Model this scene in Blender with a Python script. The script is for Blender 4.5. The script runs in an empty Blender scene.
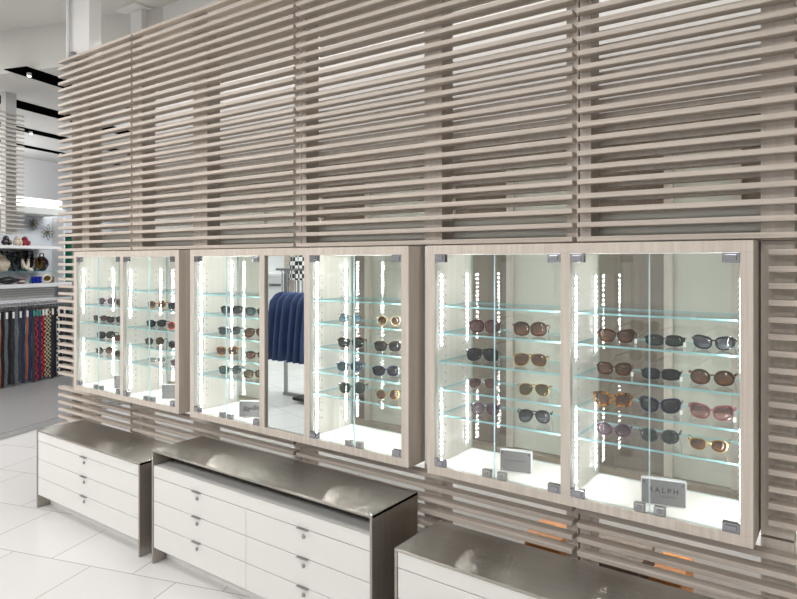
import bpy, bmesh, math, random
from mathutils import Vector, Matrix
random.seed(7)
C = bpy.context.scene.collection
S = 1.2            # every length below is in units of 1.2 m
PI = math.pi
R = math.radians

# ------------------------------------------------------------------ materials
def nodes(name):
    m = bpy.data.materials.new(name); m.use_nodes = True
    nt = m.node_tree; nt.nodes.clear()
    out = nt.nodes.new('ShaderNodeOutputMaterial')
    return m, nt, out
def N(nt, t, **kw):
    n = nt.nodes.new(t)
    for k, v in kw.items():
        if k in n.inputs.keys(): n.inputs[k].default_value = v
        else: setattr(n, k, v)
    return n
def L(nt, a, b): nt.links.new(a, b)
def lin(c):
    f = lambda v: v/12.92 if v <= .04045 else ((v+.055)/1.055)**2.4
    return tuple(f(v/255) for v in c) + (1,)
def plain(name, rgb, rough=.5, metal=0, spec=.5, alpha=1, coat=0):
    m, nt, out = nodes(name)
    p = N(nt, 'ShaderNodeBsdfPrincipled')
    p.inputs['Base Color'].default_value = lin(rgb); p.inputs['Roughness'].default_value = rough
    p.inputs['Metallic'].default_value = metal; p.inputs['Specular IOR Level'].default_value = spec
    p.inputs['Alpha'].default_value = alpha; p.inputs['Coat Weight'].default_value = coat
    L(nt, p.outputs[0], out.inputs[0]); return m
def grain(name, c1, c2, scale, rough=.5, metal=0, bump=.05, spec=.5):
    """colour streaks stretched along the axis whose scale is small"""
    m, nt, out = nodes(name)
    p = N(nt, 'ShaderNodeBsdfPrincipled', Roughness=rough, Metallic=metal)
    p.inputs['Specular IOR Level'].default_value = spec
    tc = N(nt, 'ShaderNodeTexCoord'); mp = N(nt, 'ShaderNodeMapping'); mp.inputs['Scale'].default_value = scale
    nz = N(nt, 'ShaderNodeTexNoise', Scale=1.0, Detail=5.0, Roughness=.65)
    cr = N(nt, 'ShaderNodeValToRGB'); cr.color_ramp.elements[0].position = .35; cr.color_ramp.elements[1].position = .68
    cr.color_ramp.elements[0].color = lin(c1); cr.color_ramp.elements[1].color = lin(c2)
    b = N(nt, 'ShaderNodeBump', Strength=bump, Distance=.002)
    L(nt, tc.outputs['Object'], mp.inputs[0]); L(nt, mp.outputs[0], nz.inputs['Vector']); L(nt, nz.outputs[0], cr.inputs[0])
    L(nt, cr.outputs[0], p.inputs['Base Color']); L(nt, nz.outputs[0], b.inputs['Height']); L(nt, b.outputs[0], p.inputs['Normal'])
    L(nt, p.outputs[0], out.inputs[0]); return m
def brushed(name, c1, c2, scale, tang, rough=.22, an=.8, diff=.14):
    """brushed metal: highlights smear across the brushing, sharp along it"""
    m, nt, out = nodes(name)
    tc = N(nt, 'ShaderNodeTexCoord'); mp = N(nt, 'ShaderNodeMapping'); mp.inputs['Scale'].default_value = scale
    nz = N(nt, 'ShaderNodeTexNoise', Scale=1.0, Detail=5.0, Roughness=.65)
    cr = N(nt, 'ShaderNodeValToRGB'); cr.color_ramp.elements[0].position = .35; cr.color_ramp.elements[1].position = .68
    cr.color_ramp.elements[0].color = lin(c1); cr.color_ramp.elements[1].color = lin(c2)
    g = N(nt, 'ShaderNodeBsdfAnisotropic', Roughness=rough, Anisotropy=an); d = N(nt, 'ShaderNodeBsdfDiffuse')
    v = N(nt, 'ShaderNodeCombineXYZ'); mx = N(nt, 'ShaderNodeMixShader'); mx.inputs[0].default_value = diff
    for i in range(3): v.inputs[i].default_value = tang[i]
    L(nt, v.outputs[0], g.inputs['Tangent'])
    L(nt, tc.outputs['Object'], mp.inputs[0]); L(nt, mp.outputs[0], nz.inputs['Vector']); L(nt, nz.outputs[0], cr.inputs[0])
    L(nt, cr.outputs[0], g.inputs['Color']); L(nt, cr.outputs[0], d.inputs['Color'])
    L(nt, g.outputs[0], mx.inputs[1]); L(nt, d.outputs[0], mx.inputs[2]); L(nt, mx.outputs[0], out.inputs[0]); return m
def glass(name, tint, refl=1.0):
    m, nt, out = nodes(name)
    lw = N(nt, 'ShaderNodeLayerWeight', Blend=.5)
    pw = N(nt, 'ShaderNodeMath', operation='POWER'); pw.inputs[1].default_value = 5
    ma = N(nt, 'ShaderNodeMath', operation='MULTIPLY_ADD'); ma.inputs[1].default_value = .9*refl; ma.inputs[2].default_value = .045*refl
    tr = N(nt, 'ShaderNodeBsdfTransparent'); tr.inputs[0].default_value = tint + (1,)
    gl = N(nt, 'ShaderNodeBsdfGlossy', Roughness=0.0)
    mx = N(nt, 'ShaderNodeMixShader')
    L(nt, lw.outputs['Facing'], pw.inputs[0]); L(nt, pw.outputs[0], ma.inputs[0]); L(nt, ma.outputs[0], mx.inputs[0])
    L(nt, tr.outputs[0], mx.inputs[1]); L(nt, gl.outputs[0], mx.inputs[2]); L(nt, mx.outputs[0], out.inputs[0]); return m
def edge_glass(name, rgb):
    m, nt, out = nodes(name)
    d = N(nt, 'ShaderNodeBsdfDiffuse'); d.inputs[0].default_value = lin(rgb)
    t = N(nt, 'ShaderNodeBsdfTranslucent'); t.inputs[0].default_value = lin(rgb)
    a = N(nt, 'ShaderNodeMixShader'); a.inputs[0].default_value = .6
    tr = N(nt, 'ShaderNodeBsdfTransparent'); tr.inputs[0].default_value = (.6, .9, .93, 1)
    b = N(nt, 'ShaderNodeMixShader'); b.inputs[0].default_value = .25
    L(nt, d.outputs[0], a.inputs[1]); L(nt, t.outputs[0], a.inputs[2]); L(nt, a.outputs[0], b.inputs[1]); L(nt, tr.outputs[0], b.inputs[2])
    L(nt, b.outputs[0], out.inputs[0]); return m
def emit(name, rgb, s):
    m, nt, out = nodes(name)
    e = N(nt, 'ShaderNodeEmission', Strength=s); e.inputs[0].default_value = rgb + (1,)
    L(nt, e.outputs[0], out.inputs[0]); return m
def lens_mat(name, top, bot, clear=.25, rough=.04):
    """tinted lens: gradient dye from top to bottom, partly see-through, glossy"""
    m, nt, out = nodes(name)
    p = N(nt, 'ShaderNodeBsdfPrincipled', Roughness=rough); p.inputs['Coat Weight'].default_value = .4
    tc = N(nt, 'ShaderNodeTexCoord'); sp = N(nt, 'ShaderNodeSeparateXYZ'); cr = N(nt, 'ShaderNodeValToRGB')
    cr.color_ramp.elements[0].color = lin(bot); cr.color_ramp.elements[1].color = lin(top)
    cr.color_ramp.elements[0].position = .1; cr.color_ramp.elements[1].position = .85
    L(nt, tc.outputs['Generated'], sp.inputs[0]); L(nt, sp.outputs[2], cr.inputs[0]); L(nt, cr.outputs[0], p.inputs['Base Color'])
    p.inputs['Alpha'].default_value = 1-clear
    L(nt, p.outputs[0], out.inputs[0]); return m
def spotted(name, c1, c2, scale=90):
    """tortoiseshell"""
    m, nt, out = nodes(name)
    p = N(nt, 'ShaderNodeBsdfPrincipled', Roughness=.18)
    tc = N(nt, 'ShaderNodeTexCoord'); nz = N(nt, 'ShaderNodeTexNoise', Scale=scale/S, Detail=2.0)
    cr = N(nt, 'ShaderNodeValToRGB'); cr.color_ramp.elements[0].position = .44; cr.color_ramp.elements[1].position = .58
    cr.color_ramp.elements[0].color = lin(c1); cr.color_ramp.elements[1].color = lin(c2)
    L(nt, tc.outputs['Object'], nz.inputs['Vector']); L(nt, nz.outputs[0], cr.inputs[0]); L(nt, cr.outputs[0], p.inputs['Base Color'])
    L(nt, p.outputs[0], out.inputs[0]); return m
def checks(name, c1, c2, scale):
    m, nt, out = nodes(name)
    p = N(nt, 'ShaderNodeBsdfPrincipled', Roughness=.5)
    tc = N(nt, 'ShaderNodeTexCoord'); ck = N(nt, 'ShaderNodeTexChecker', Scale=scale/S)
    ck.inputs[1].default_value = lin(c1); ck.inputs[2].default_value = lin(c2)
    L(nt, tc.outputs['Object'], ck.inputs[0]); L(nt, ck.outputs[0], p.inputs['Base Color']); L(nt, p.outputs[0], out.inputs[0]); return m

M = dict(
    slat=grain('whitewashed_oak_slat', (178,167,157), (200,190,180), (1.5,40,60), .5),
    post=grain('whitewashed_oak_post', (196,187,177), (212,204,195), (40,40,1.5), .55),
    frame=grain('pale_oak_frame', (190,180,169), (207,198,188), (60,60,2), .5),
    brownboard=grain('taupe_board', (146,132,117), (164,150,134), (60,60,1.5), .5),
    darkboard=grain('dark_taupe_board', (112,99,88), (130,116,104), (60,60,1.5), .5),
    header=grain('grey_header', (182,182,174), (196,196,188), (2,60,60), .5),
    white=plain('white_laminate', (232,231,227), .35),
    lining=grain('cream_lining', (226,224,216), (238,236,229), (50,50,1.5), .45),
    lacquer=plain('white_lacquer', (216,215,212), .3),
    steel=brushed('brushed_steel', (162,158,151), (178,174,167), (1.0,220,220), (1,0,0), .165, .88, .10),
    steelv=brushed('brushed_steel_side', (168,161,152), (184,177,168), (220,220,1.0), (0,0,1), .34, .6),
    chrome=plain('chrome', (150,152,158), .16, 1),
    satin=plain('satin_nickel', (160,160,158), .3, 1),
    dark=plain('dark_metal', (48,46,44), .4, .6),
    black=plain('black_gap', (7,7,7), 1, spec=0),
    hole=plain('pin_hole_dark', (104,101,97), .7),
    glass=glass('clear_glass', (.988,.994,.991), .42),
    gback=glass('back_glass', (.972,.985,.976), 1.5),
    gshelf=glass('shelf_glass', (.985,.998,.996), .8),
    gedge=edge_glass('glass_edge', (178,230,237)), dedge=edge_glass('door_edge', (216,242,245)),
    mirror=plain('mirror_silver', (222,230,230), .0, 1),
    led=emit('led_chip', (1,.99,.965), 125.0),
    channel=plain('led_channel', (240,240,238), .4),
    acrylic=plain('clear_acrylic', (225,228,230), .1),
    plate=plain('grey_plaque_plate', (128,128,129), .4, .2),
    letter=plain('plaque_lettering', (44,44,46), .5),
    paint=plain('white_paint', (226,226,226), .7),
    ceil=plain('ceiling_paint', (206,205,202), .8),
    bright=plain('bright_chrome', (222,223,226), .3, .4), niche=plain('niche_paint', (206,210,214), .7), wallgrey=plain('pale_grey_paint', (205,207,204), .7),
    panel=plain('pale_door_panel', (206,207,197), .5),
    orange=grain('orange_wood', (176,112,52), (200,136,72), (2,40,40), .5),
    tag_white=plain('paper_tag', (235,235,232), .6), tag_teal=plain('teal_tag', (60,150,140), .6),
)

# ------------------------------------------------------------------ mesh helpers
class MB:
    def __init__(s): s.bm = bmesh.new()
    def box(s, x0, x1, y0, y1, z0, z1, mi=0, T=None):
        v = [s.bm.verts.new(Vector(p)) for p in
             ((x0,y0,z0),(x1,y0,z0),(x1,y1,z0),(x0,y1,z0),(x0,y0,z1),(x1,y0,z1),(x1,y1,z1),(x0,y1,z1))]
        if T:
            for q in v: q.co = T @ q.co
        for f in ((0,3,2,1),(4,5,6,7),(0,1,5,4),(1,2,6,5),(2,3,7,6),(3,0,4,7)):
            s.bm.faces.new([v[i] for i in f]).material_index = mi
        return s
    def pane(s, x0, x1, y0, y1, z0, z1):
        """glass sheet in x/z: big faces slot 0, rim slot 1"""
        n = len(s.bm.faces); s.box(x0, x1, y0, y1, z0, z1); s.bm.faces.ensure_lookup_table()
        for f in s.bm.faces[n:]:
            f.normal_update()
            if abs(f.normal.y) < .5: f.material_index = 1
        return s
    def sheet(s, x0, x1, y0, y1, z0, z1):
        n = len(s.bm.faces); s.box(x0, x1, y0, y1, z0, z1); s.bm.faces.ensure_lookup_table()
        for f in s.bm.faces[n:]:
            f.normal_update()
            if abs(f.normal.z) < .5: f.material_index = 1
        return s
    def tube(s, pts, r, n=8, mi=0, cap=True, closed=False):
        pts = [Vector(p) for p in pts]; rings = []
        rr = r if isinstance(r, (list, tuple)) else [r]*len(pts)
        for i, p in enumerate(pts):
            if closed: d = pts[(i+1) % len(pts)]-pts[i-1]
            else: d = pts[min(i+1, len(pts)-1)]-pts[max(i-1, 0)]
            d.normalize(); up = Vector((0,0,1)) if abs(d.z) < .9 else Vector((0,1,0))
            a = d.cross(up).normalized(); b = d.cross(a)
            rings.append([s.bm.verts.new(p+rr[i]*(a*math.cos(2*PI*k/n)+b*math.sin(2*PI*k/n))) for k in range(n)])
        m = len(rings)
        for i in range(m if closed else m-1):
            A, B = rings[i], rings[(i+1) % m]
            for k in range(n):
                s.bm.faces.new((A[k], A[(k+1) % n], B[(k+1) % n], B[k])).material_index = mi
        if cap and not closed:
            s.bm.faces.new(rings[0][::-1]).material_index = mi; s.bm.faces.new(rings[-1]).material_index = mi
        return s
    def lathe(s, prof, cx=0, cy=0, cz=0, n=16, sx=1, sy=1, T=None):
        rings = []
        for r, z in prof:
            rings.append([s.bm.verts.new((cx+sx*r*math.cos(2*PI*k/n), cy+sy*r*math.sin(2*PI*k/n), cz+z)) for k in range(n)])
        for A, B in zip(rings, rings[1:]):
            for k in range(n): s.bm.faces.new((A[k], A[(k+1) % n], B[(k+1) % n], B[k]))
        s.bm.faces.new(rings[0][::-1]); s.bm.faces.new(rings[-1])
        if T:
            for g in rings:
                for v in g: v.co = T @ v.co
        return s
    def loops(s, rings, closed_u=True, cap=True):
        vr = [[s.bm.verts.new(p) for p in g] for g in rings]
        for A, B in zip(vr, vr[1:]):
            n = len(A)
            for k in range(n if closed_u else n-1):
                s.bm.faces.new((A[k], A[(k+1) % n], B[(k+1) % n], B[k]))
        if cap: s.bm.faces.new(vr[0][::-1]); s.bm.faces.new(vr[-1])
        return s
    def build(s, name, mats, parent=None, off=(0,0,0), smooth=False, bevel=0, label=None):
        bmesh.ops.recalc_face_normals(s.bm, faces=s.bm.faces)
        o3 = Vector(off)
        for v in s.bm.verts: v.co = (v.co-o3)*S
        me = bpy.data.meshes.new(name); s.bm.to_mesh(me); s.bm.free()
        for m in (mats if isinstance(mats, (list, tuple)) else [mats]): me.materials.append(M[m] if isinstance(m, str) else m)
        if smooth:
            for p in me.polygons: p.use_smooth = True
        o = bpy.data.objects.new(name, me); C.objects.link(o)
        if parent: o.parent = parent
        else: o.location = o3*S
        if bevel:
            b = o.modifiers.new('soft_edges', 'BEVEL'); b.width = bevel*S; b.segments = 2; b.limit_method = 'ANGLE'
        if label: o['label'] = label
        return o
def tag(o, label, cat, group=None, kind=None):
    o['label'] = label; o['category'] = cat
    if group: o['group'] = group
    if kind: o['kind'] = kind
    return o
def thing(name, loc, label, cat, rz=0, group=None):
    o = bpy.data.objects.new(name, None); C.objects.link(o); o.empty_display_size = .05
    o.location = Vector(loc)*S; o.rotation_euler = (0,0,rz)
    return tag(o, label, cat, group)
def struct(name, mb, m, **k):
    o = mb.build(name, m, **k); o['kind'] = 'structure'; return o
def text_mesh(txt, size, m, parent, name, loc, rx=PI/2, rz=0, shear=0, space=1.0):
    cu = bpy.data.curves.new(name, 'FONT'); cu.body = txt; cu.size = size*S; cu.extrude = .0006*S; cu.shear = shear
    cu.align_x = 'CENTER'; cu.align_y = 'CENTER'; cu.space_character = space
    t = bpy.data.objects.new(name+'_curve', cu); C.objects.link(t)
    dg = bpy.context.evaluated_depsgraph_get()
    me = bpy.data.meshes.new_from_object(t.evaluated_get(dg)); bpy.data.objects.remove(t)
    me.materials.clear(); me.materials.append(M[m])
    o = bpy.data.objects.new(name, me); C.objects.link(o); o.parent = parent
    o.location = Vector(loc)*S; o.rotation_euler = (rx, 0, rz); return o
def area(name, loc, sx, sy, power, rgb=(1,.96,.9), rot=(0,0,0), spread=None):
    l = bpy.data.lights.new(name, 'AREA'); l.shape = 'RECTANGLE'; l.size = sx*S; l.size_y = sy*S; l.energy = power*S*S; l.color = rgb
    if spread: l.spread = spread
    o = bpy.data.objects.new(name, l); C.objects.link(o); o.location = Vector(loc)*S; o.rotation_euler = rot; return o
def spot(name, loc, target, power, ang, blend=.3, rgb=(1,.95,.87), r=.02):
    l = bpy.data.lights.new(name, 'SPOT'); l.energy = power*S*S; l.spot_size = R(ang); l.spot_blend = blend; l.color = rgb; l.shadow_soft_size = r*S
    o = bpy.data.objects.new(name, l); C.objects.link(o); o.location = Vector(loc)*S
    o.rotation_euler = (Vector(target)-Vector(loc)).to_track_quat('-Z', 'Y').to_euler(); return o

# ------------------------------------------------------------------ camera
cd = bpy.data.cameras.new('camera'); cam = bpy.data.objects.new('camera', cd); C.objects.link(cam)
cam.location = (0,0,1.5*S); cam.rotation_euler = (PI/2, 0, R(35.91)); cd.sensor_width = 36; cd.lens = 630/797*36
cd.shift_y = -38.3/797; cd.clip_start = .02; cd.clip_end = 100
bpy.context.scene.camera = cam

# ------------------------------------------------------------------ the room
def floor_mat():
    m, nt, out = nodes('white_floor_tiles')
    p = N(nt, 'ShaderNodeBsdfPrincipled', Roughness=.22); p.inputs['Specular IOR Level'].default_value = .4
    tc = N(nt, 'ShaderNodeTexCoord'); mp = N(nt, 'ShaderNodeMapping', vector_type='POINT')
    mp.inputs['Rotation'].default_value = (0,0,-R(17.5)); mp.inputs['Scale'].default_value = (1/S,)*3
    mp.inputs['Location'].default_value = (.665, -.113, 0)
    br = N(nt, 'ShaderNodeTexBrick', Scale=1.0); br.offset = .5; br.squash = 1
    br.inputs['Mortar Size'].default_value = .0022; br.inputs['Mortar Smooth'].default_value = .1
    br.inputs['Brick Width'].default_value = .5; br.inputs['Row Height'].default_value = .47; br.inputs['Bias'].default_value = 0
    br.inputs['Color1'].default_value = lin((213,212,211)); br.inputs['Color2'].default_value = lin((219,218,217)); br.inputs['Mortar'].default_value = lin((150,144,138))
    L(nt, tc.outputs['Object'], mp.inputs[0]); L(nt, mp.outputs[0], br.inputs['Vector']); L(nt, br.outputs[0], p.inputs['Base Color'])
    L(nt, p.outputs[0], out.inputs[0]); return m
struct('floor', MB().box(-12, 3, -5, 9, -.05, 0), floor_mat())
struct('ceiling', MB().box(-12, 3, -5, 9, 3.4, 3.46), 'ceil')
# the far part of the ceiling is a lower slab; its fascia runs parallel to the tile courses
e1 = Vector((math.cos(R(17.5)), math.sin(R(17.5)), 0)); e2 = Vector((-math.sin(R(17.5)), math.cos(R(17.5)), 0))
p = Vector((-5.74, 2.29, 0)); q = p-e1*5.5; r = p+e1*6
mb = MB()
bot = [Vector((v.x, v.y, 3.05)) for v in (q, r, r+e2*5, q+e2*5)]
mb.loops([bot, [Vector((v.x, v.y, 3.3995)) for v in bot]])
struct('trim_1', mb, 'ceil')
struct('wall_right', MB().box(3, 3.1, -5, 9, 0, 3.4), 'wallgrey')
struct('wall_front', MB().box(-12, 3, -5.1, -5, 0, 3.4), 'paint')
struct('wall_left', MB().box(-12.1, -12, -5, 9, 0, 3.4), 'paint')

# wall beyond the slatted partition: taupe and pale panels between posts, white above
YB = 2.72
mb = MB().box(-4.3, 3, YB+.06, YB+.12, 0, 3.4)
struct('wall_back', mb, 'paint')
def board(n, x0, x1, mat, z0=.62, z1=2.12): struct('door_%d' % n, MB().box(x0, x1, YB+.02, YB+.058, z0, z1), mat)
for i, (x0, x1, mt) in enumerate(((-3.55,-3.06,'panel'),(-3.02,-2.56,'panel'),(-2.53,-2.204,'darkboard'),(-2.168,-1.66,'panel'),(-1.63,-1.34,'darkboard'),
        (-1.304,-.98,'panel'),(-.945,-.63,'darkboard'),(-.60,-.386,'panel'),(-.352,-.02,'darkboard'),(.02,.6,'panel'))): board(i+1, x0, x1, mt)
for i, x in enumerate((-3.04,-2.545,-2.186,-1.645,-1.322,-.963,-.615,-.369,0)):
    struct('trim_%d' % (i+2), MB().box(x-.017, x+.017, YB, YB+.058, .62, 2.14), 'post')
struct('trim_11', MB().box(-4.28, 1.5, YB-.02, YB+.055, .56, .615), 'brownboard')
struct('baseboard_back', MB().box(-4.28, 1.5, YB+.02, YB+.058, 0, .555), 'paint')
tag(MB().box(-1.10, -.95, 2.40, 2.62, 0, .385).build('wooden_box', 'orange', off=(-1.03, 2.5, 0), bevel=.004),
    'orange wooden box glimpsed between the low slats, nearer the middle cabinet', 'box', 'boxes behind the partition')
tag(MB().box(-.61, -.50, 2.40, 2.62, 0, .36).build('wooden_box', 'orange', off=(-.55, 2.5, 0), bevel=.004),
    'orange wooden box glimpsed between the low slats at far right', 'box', 'boxes behind the partition')
tag(MB().box(-.86, -.64, 2.40, 2.62, 0, .38).build('dark_crate', 'darkboard', off=(-.75, 2.5, 0), bevel=.004),
    'dark brown crate behind the low slats, left of the far-right orange box', 'crate')

# ------------------------------------------------------------------ slatted partition
P = .0493; HS = .009
ups = [1.576+P*k for k in range(27)]
mids = [1.576-P*k for k in range(1, 18)]
lows = [1.576-P*k for k in range(19, 31)]
def slat_screen(x0, x1, label, posts, blocked, end=False):
    """blocked: x ranges in which the cabinets interrupt the slats"""
    t = thing('slat_screen', ((x0+x1)/2, 2.2, 0), label, 'slat screen', group='whitewashed slat screens of the partition')
    off = ((x0+x1)/2, 2.2, 0)
    mb = MB(); g = .008
    a, b = x0+(0 if end else g), x1-g
    for z in ups: mb.box(a, b, 2.12, 2.164, z-HS, z+HS)
    mb.build('upper_slats', 'slat', t, off, bevel=.0025)
    mb = MB()
    for z in lows: mb.box(a, b, 2.12, 2.164, z-HS, z+HS)
    mb.build('lower_slats', 'slat', t, off, bevel=.0025)
    for c0, c1 in blocked:
        mb = MB()
        for z in mids: mb.box(c0, c1, 2.12, 2.164, z-HS, z+HS)
        mb.build('side_slats', 'slat', t, off, bevel=.0025)
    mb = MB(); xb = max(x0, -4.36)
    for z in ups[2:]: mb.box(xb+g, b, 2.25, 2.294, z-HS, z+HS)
    mb.build('back_slats', 'post', t, off)  # paler colour than the front slats stands in for light in the gaps
    MB().box(xb+g, b, 2.252, 2.28, 1.562, 1.682).build('header_board', 'header', t, off)
    for c0, c1, ztop, segs in posts:
        for z0, z1 in segs: MB().box(c0, c1, 2.1645, 2.2495, z0, z1).build('upright', 'post', t, off)
        mb = MB().box(c0, c1, 2.1645, 2.2495, 1.562, ztop)
        for z in (1.72, 2.1, 2.5):
            mb.lathe([(.006, 0), (.006, .003)], n=8, T=Matrix.Translation(((c0+c1)/2, 2.1645, z+.012)) @ Matrix.Rotation(PI/2, 4, 'X'))
        mb.build('upright', 'post', t, off)
    return t
low = [(0, .676)]
slat_screen(-4.405, -3.511, 'narrow end panel of whitewashed slats at the far left of the partition',
    [(-4.171, -4.081, 2.867, low), (-3.6, -3.514, 2.867, low)], [(-4.405, -4.045)], True)
slat_screen(-3.511, -2.141, 'whitewashed slat panel above the gap between left and middle cabinets',
    [(-3.508, -3.468, 2.867, low), (-2.974, -2.851, 2.867, low), (-2.185, -2.144, 2.867, low)], [])
slat_screen(-2.141, -.784, 'whitewashed slat panel above the mirror and middle of the partition',
    [(-2.138, -2.108, 2.867, low), (-1.435, -1.351, 2.867, low), (-.83, -.787, 2.867, low)], [])
slat_screen(-.784, .58, 'whitewashed slat panel at the right, running past the rightmost cabinet',
    [(-.781, -.742, 2.867, low), (-.228, -.142, 2.867, [(0, .676), (.684, 1.56)]), (.53, .577, 2.867, low)], [(-.205, .575)])
tag(MB().box(-4.375, -4.18, 2.2, 2.24, .05, 2.83).build('end_board', 'brownboard', off=(-4.28, 2.22, 0)),
    'taupe board closing the left end of the slatted partition', 'board')
# square posts that carry the partition to the ceiling
def ceiling_post(x0, x1, y0, y1, z0, label, plate):
    yc = (y0+y1)/2; off = ((x0+x1)/2, yc, z0)
    t = thing('ceiling_post', off, label, 'post', group='white posts reaching the ceiling')
    MB().box(x0, x1, y0, y1, z0, 3.39).build('shaft', 'paint', t, off, bevel=.004)
    if plate:
        mb = MB().box(x0-.06, x1+.06, y0-.09, y1+.09, 3.3902, 3.3995)
        for sx in (x0-.04, x1+.04):
            for sy in (y0-.07, y1+.07): mb.lathe([(.008, 0), (.008, .007)], sx, sy, 3.3835, n=8)
        mb.build('ceiling_plate', 'paint', t, off)
    return t, off
t, off = ceiling_post(-4.335, -4.085, 2.166, 2.25, 2.87, 'wide white post rising from the left end of the slats', False)
MB().tube([(-4.32, 2.145, 2.87), (-4.32, 2.145, 3.39)], .012).build('conduit', 'paint', t, off)
MB().box(-4.28, -4.25, 2.14, 2.1655, 2.87, 2.91).build('junction_box', 'chrome', t, off, bevel=.003)
ceiling_post(-4.47, -4.325, 2.69, 2.762, 0, 'slim white post with a bolted ceiling plate, behind the slats', True)
mb = MB().box(-1.405, -1.352, 2.122, 2.132, .684, 1.56)
up = tag(mb.build('perforated_upright', 'paint', off=(-1.38, 2.127, .684)), 'white perforated metal upright in the gap right of the mirrored cabinet', 'upright')
for k in range(24): MB().lathe([(.003, 0), (.003, .0012)], n=6, T=Matrix.Translation((-1.372, 2.1221, .70+k*.036)) @ Matrix.Rotation(PI/2, 4, 'X')).build('slot_hole', 'hole', up, (-1.38, 2.127, .684))

# ------------------------------------------------------------------ wall cabinets
Z0, Z1 = .683, 1.56; O0, O1 = .716, 1.526
YF, YR = 2.035, 2.33
SHELF = (1.33, 1.226, 1.116, 1.01, .912)
def hole_strip(x, y, z0, n, step, r, parent, off):
    """pin-hole standard on a side wall: one strip whose hole faces are dark"""
    mb = MB(); bm = mb.bm; zs = [z0-.01]
    for k in range(n): zs += [z0+k*step-r, z0+k*step+r]
    zs.append(z0+(n-1)*step+.01)
    cols = [[bm.verts.new((x, yy, z)) for yy in (y-.004, y-r, y+r, y+.004)] for z in zs]
    for i in range(len(zs)-1):
        for c in range(3):
            bm.faces.new((cols[i][c], cols[i][c+1], cols[i+1][c+1], cols[i+1][c])).material_index = 1 if (i % 2 == 1 and c == 1) else 0
    return mb.build('pin_hole_strip', ['lining', 'hole'], parent, off)
def cabinet(x0, layout, led, label, x1):
    off = ((x0+x1)/2, 2.18, Z0)
    t = thing('display_cabinet', off, label, 'cabinet', group='wall display cabinets')
    # layout: list of (a, b, kind)
    fr = MB().box(x0, x1, YF, YF+.022, O1, Z1).box(x0, x1, YF, YF+.022, Z0, O0)
    edges = [x0] + [v for a, b, _ in layout for v in (a, b)] + [x1]
    for i in range(0, len(edges), 2): fr.box(edges[i], edges[i+1], YF, YF+.022, O0, O1)
    fr.build('face_frame', 'frame', t, off, bevel=.0012)
    for a, b in ((x0, x0+.01), (x1-.01, x1)):
        MB().box(a, b, YF+.0221, YR, Z0, Z1).build('side_panel', 'frame', t, off)
    xi0, xi1 = x0+.0101, x1-.0101
    MB().box(xi0, xi1, YF+.0221, YR, Z0+.001, O0).build('base', 'white', t, off)
    MB().box(xi0, xi1, YF+.0221, YR, O1, Z1-.001).build('top', 'white', t, off)
    for i in range(0, len(edges), 2):
        a, b = max(edges[i], xi0), min(edges[i+1], xi1)
        if i == 0 or layout[i//2-1][2] == 'door' or (i//2 < len(layout) and layout[i//2][2] == 'door'):
            MB().box(a, b, YF+.0222, YR, O0+.0002, O1-.0002).build('lining' if i in (0, len(edges)-2) else 'divider', 'lining', t, off)
    for a, b, kind in layout:
        if kind == 'mirror':
            MB().box(a+.0005, b-.0005, YF+.012, YF+.02, O0+.0005, O1-.0005).build('mirror', 'mirror', t, off, label='silvered mirror panel')
            MB().box(a, b, YF+.03, YF+.04, O0, O1).build('mirror_backing', 'dark', t, off)
            continue
        MB().pane(a+.0005, b-.0005, 2.318, 2.323, O0+.0005, O1-.0005).build('back_glass', ['gback', 'gedge'], t, off)
        m = (a+b)/2
        for sgn, d0, d1 in ((-1, a+.002, m-.0012), (1, m+.0012, b-.002)):
            d = MB().pane(d0, d1, YF+.006, YF+.012, O0+.002, O1-.002).build('door', ['glass', 'dedge'], t, off)
            hx0, hx1 = (a, a+.046) if sgn < 0 else (b-.046, b)
            for z0, z1 in ((O0, O0+.028), (O1-.03, O1)):
                mb = MB().box(hx0, hx1, YF-.001, YF+.019, z0, z1)
                mb.box(hx0+.008, hx1-.008, YF-.004, YF-.0011, z0+.006, z1-.006)
                mb.build('hinge', 'chrome', d, off, bevel=.0015)
            lx = m-.046 if sgn < 0 else m+.014
            mb = MB().box(lx, lx+.034, YF-.001, YF+.018, O0+.002, O0+.028)
            k = mb.build('lock', 'satin', d, off, bevel=.002)
            MB().lathe([(.008, 0), (.008, .002), (.005, .0025)], n=12, T=Matrix.Translation((lx+.017, YF-.001, O0+.015)) @ Matrix.Rotation(PI/2, 4, 'X')).build('lock_cylinder', 'chrome', d, off)
        # LED strips on both side walls of the bay
        for y in (2.078, 2.278):
            seg = [(1.50, .745)] if led == 1 else [(1.452, 1.17), (1.01, .748)]
            for zt, zb in seg:
                for e, sg in ((a, 1), (b, -1)):
                    u = sorted((e+sg*.0001, e+sg*.004)); v = sorted((e+sg*.0041, e+sg*.0056))
                    ch = MB().box(u[0], u[1], y-.0075, y+.0075, zb-.012, zt+.012).build('led_strip', 'channel', t, off)
                    mb = MB(); n = int((zt-zb)/.0167)
                    for i in range(n):
                        z = zb+(i+.5)*(zt-zb)/n
                        mb.box(v[0], v[1], y-.0042, y+.0042, z-.0042, z+.0042)
                    mb.build('led_chips', 'led', ch, off)
        for y in (2.115, 2.25):
            hole_strip(a+.0002, y, .79, 20, .034, .0026, t, off)
        for z in SHELF:
            MB().sheet(a+.006, b-.006, 2.058, 2.31, z-.0065, z).build('shelf', ['gshelf', 'gedge'], t, off)
    return t
W = .5014; G = .034
def bays(x0): return [(x0+G, x0+G+W, 'door'), (x0+2*G+W, x0+2*G+2*W, 'door')]
xa, xc = -4.0265, -1.337
cabinet(xa, bays(xa), 2, 'pale oak wall cabinet with two glass-doored bays at far left of partition', xa+3*G+2*W)
xb = -2.825
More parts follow.
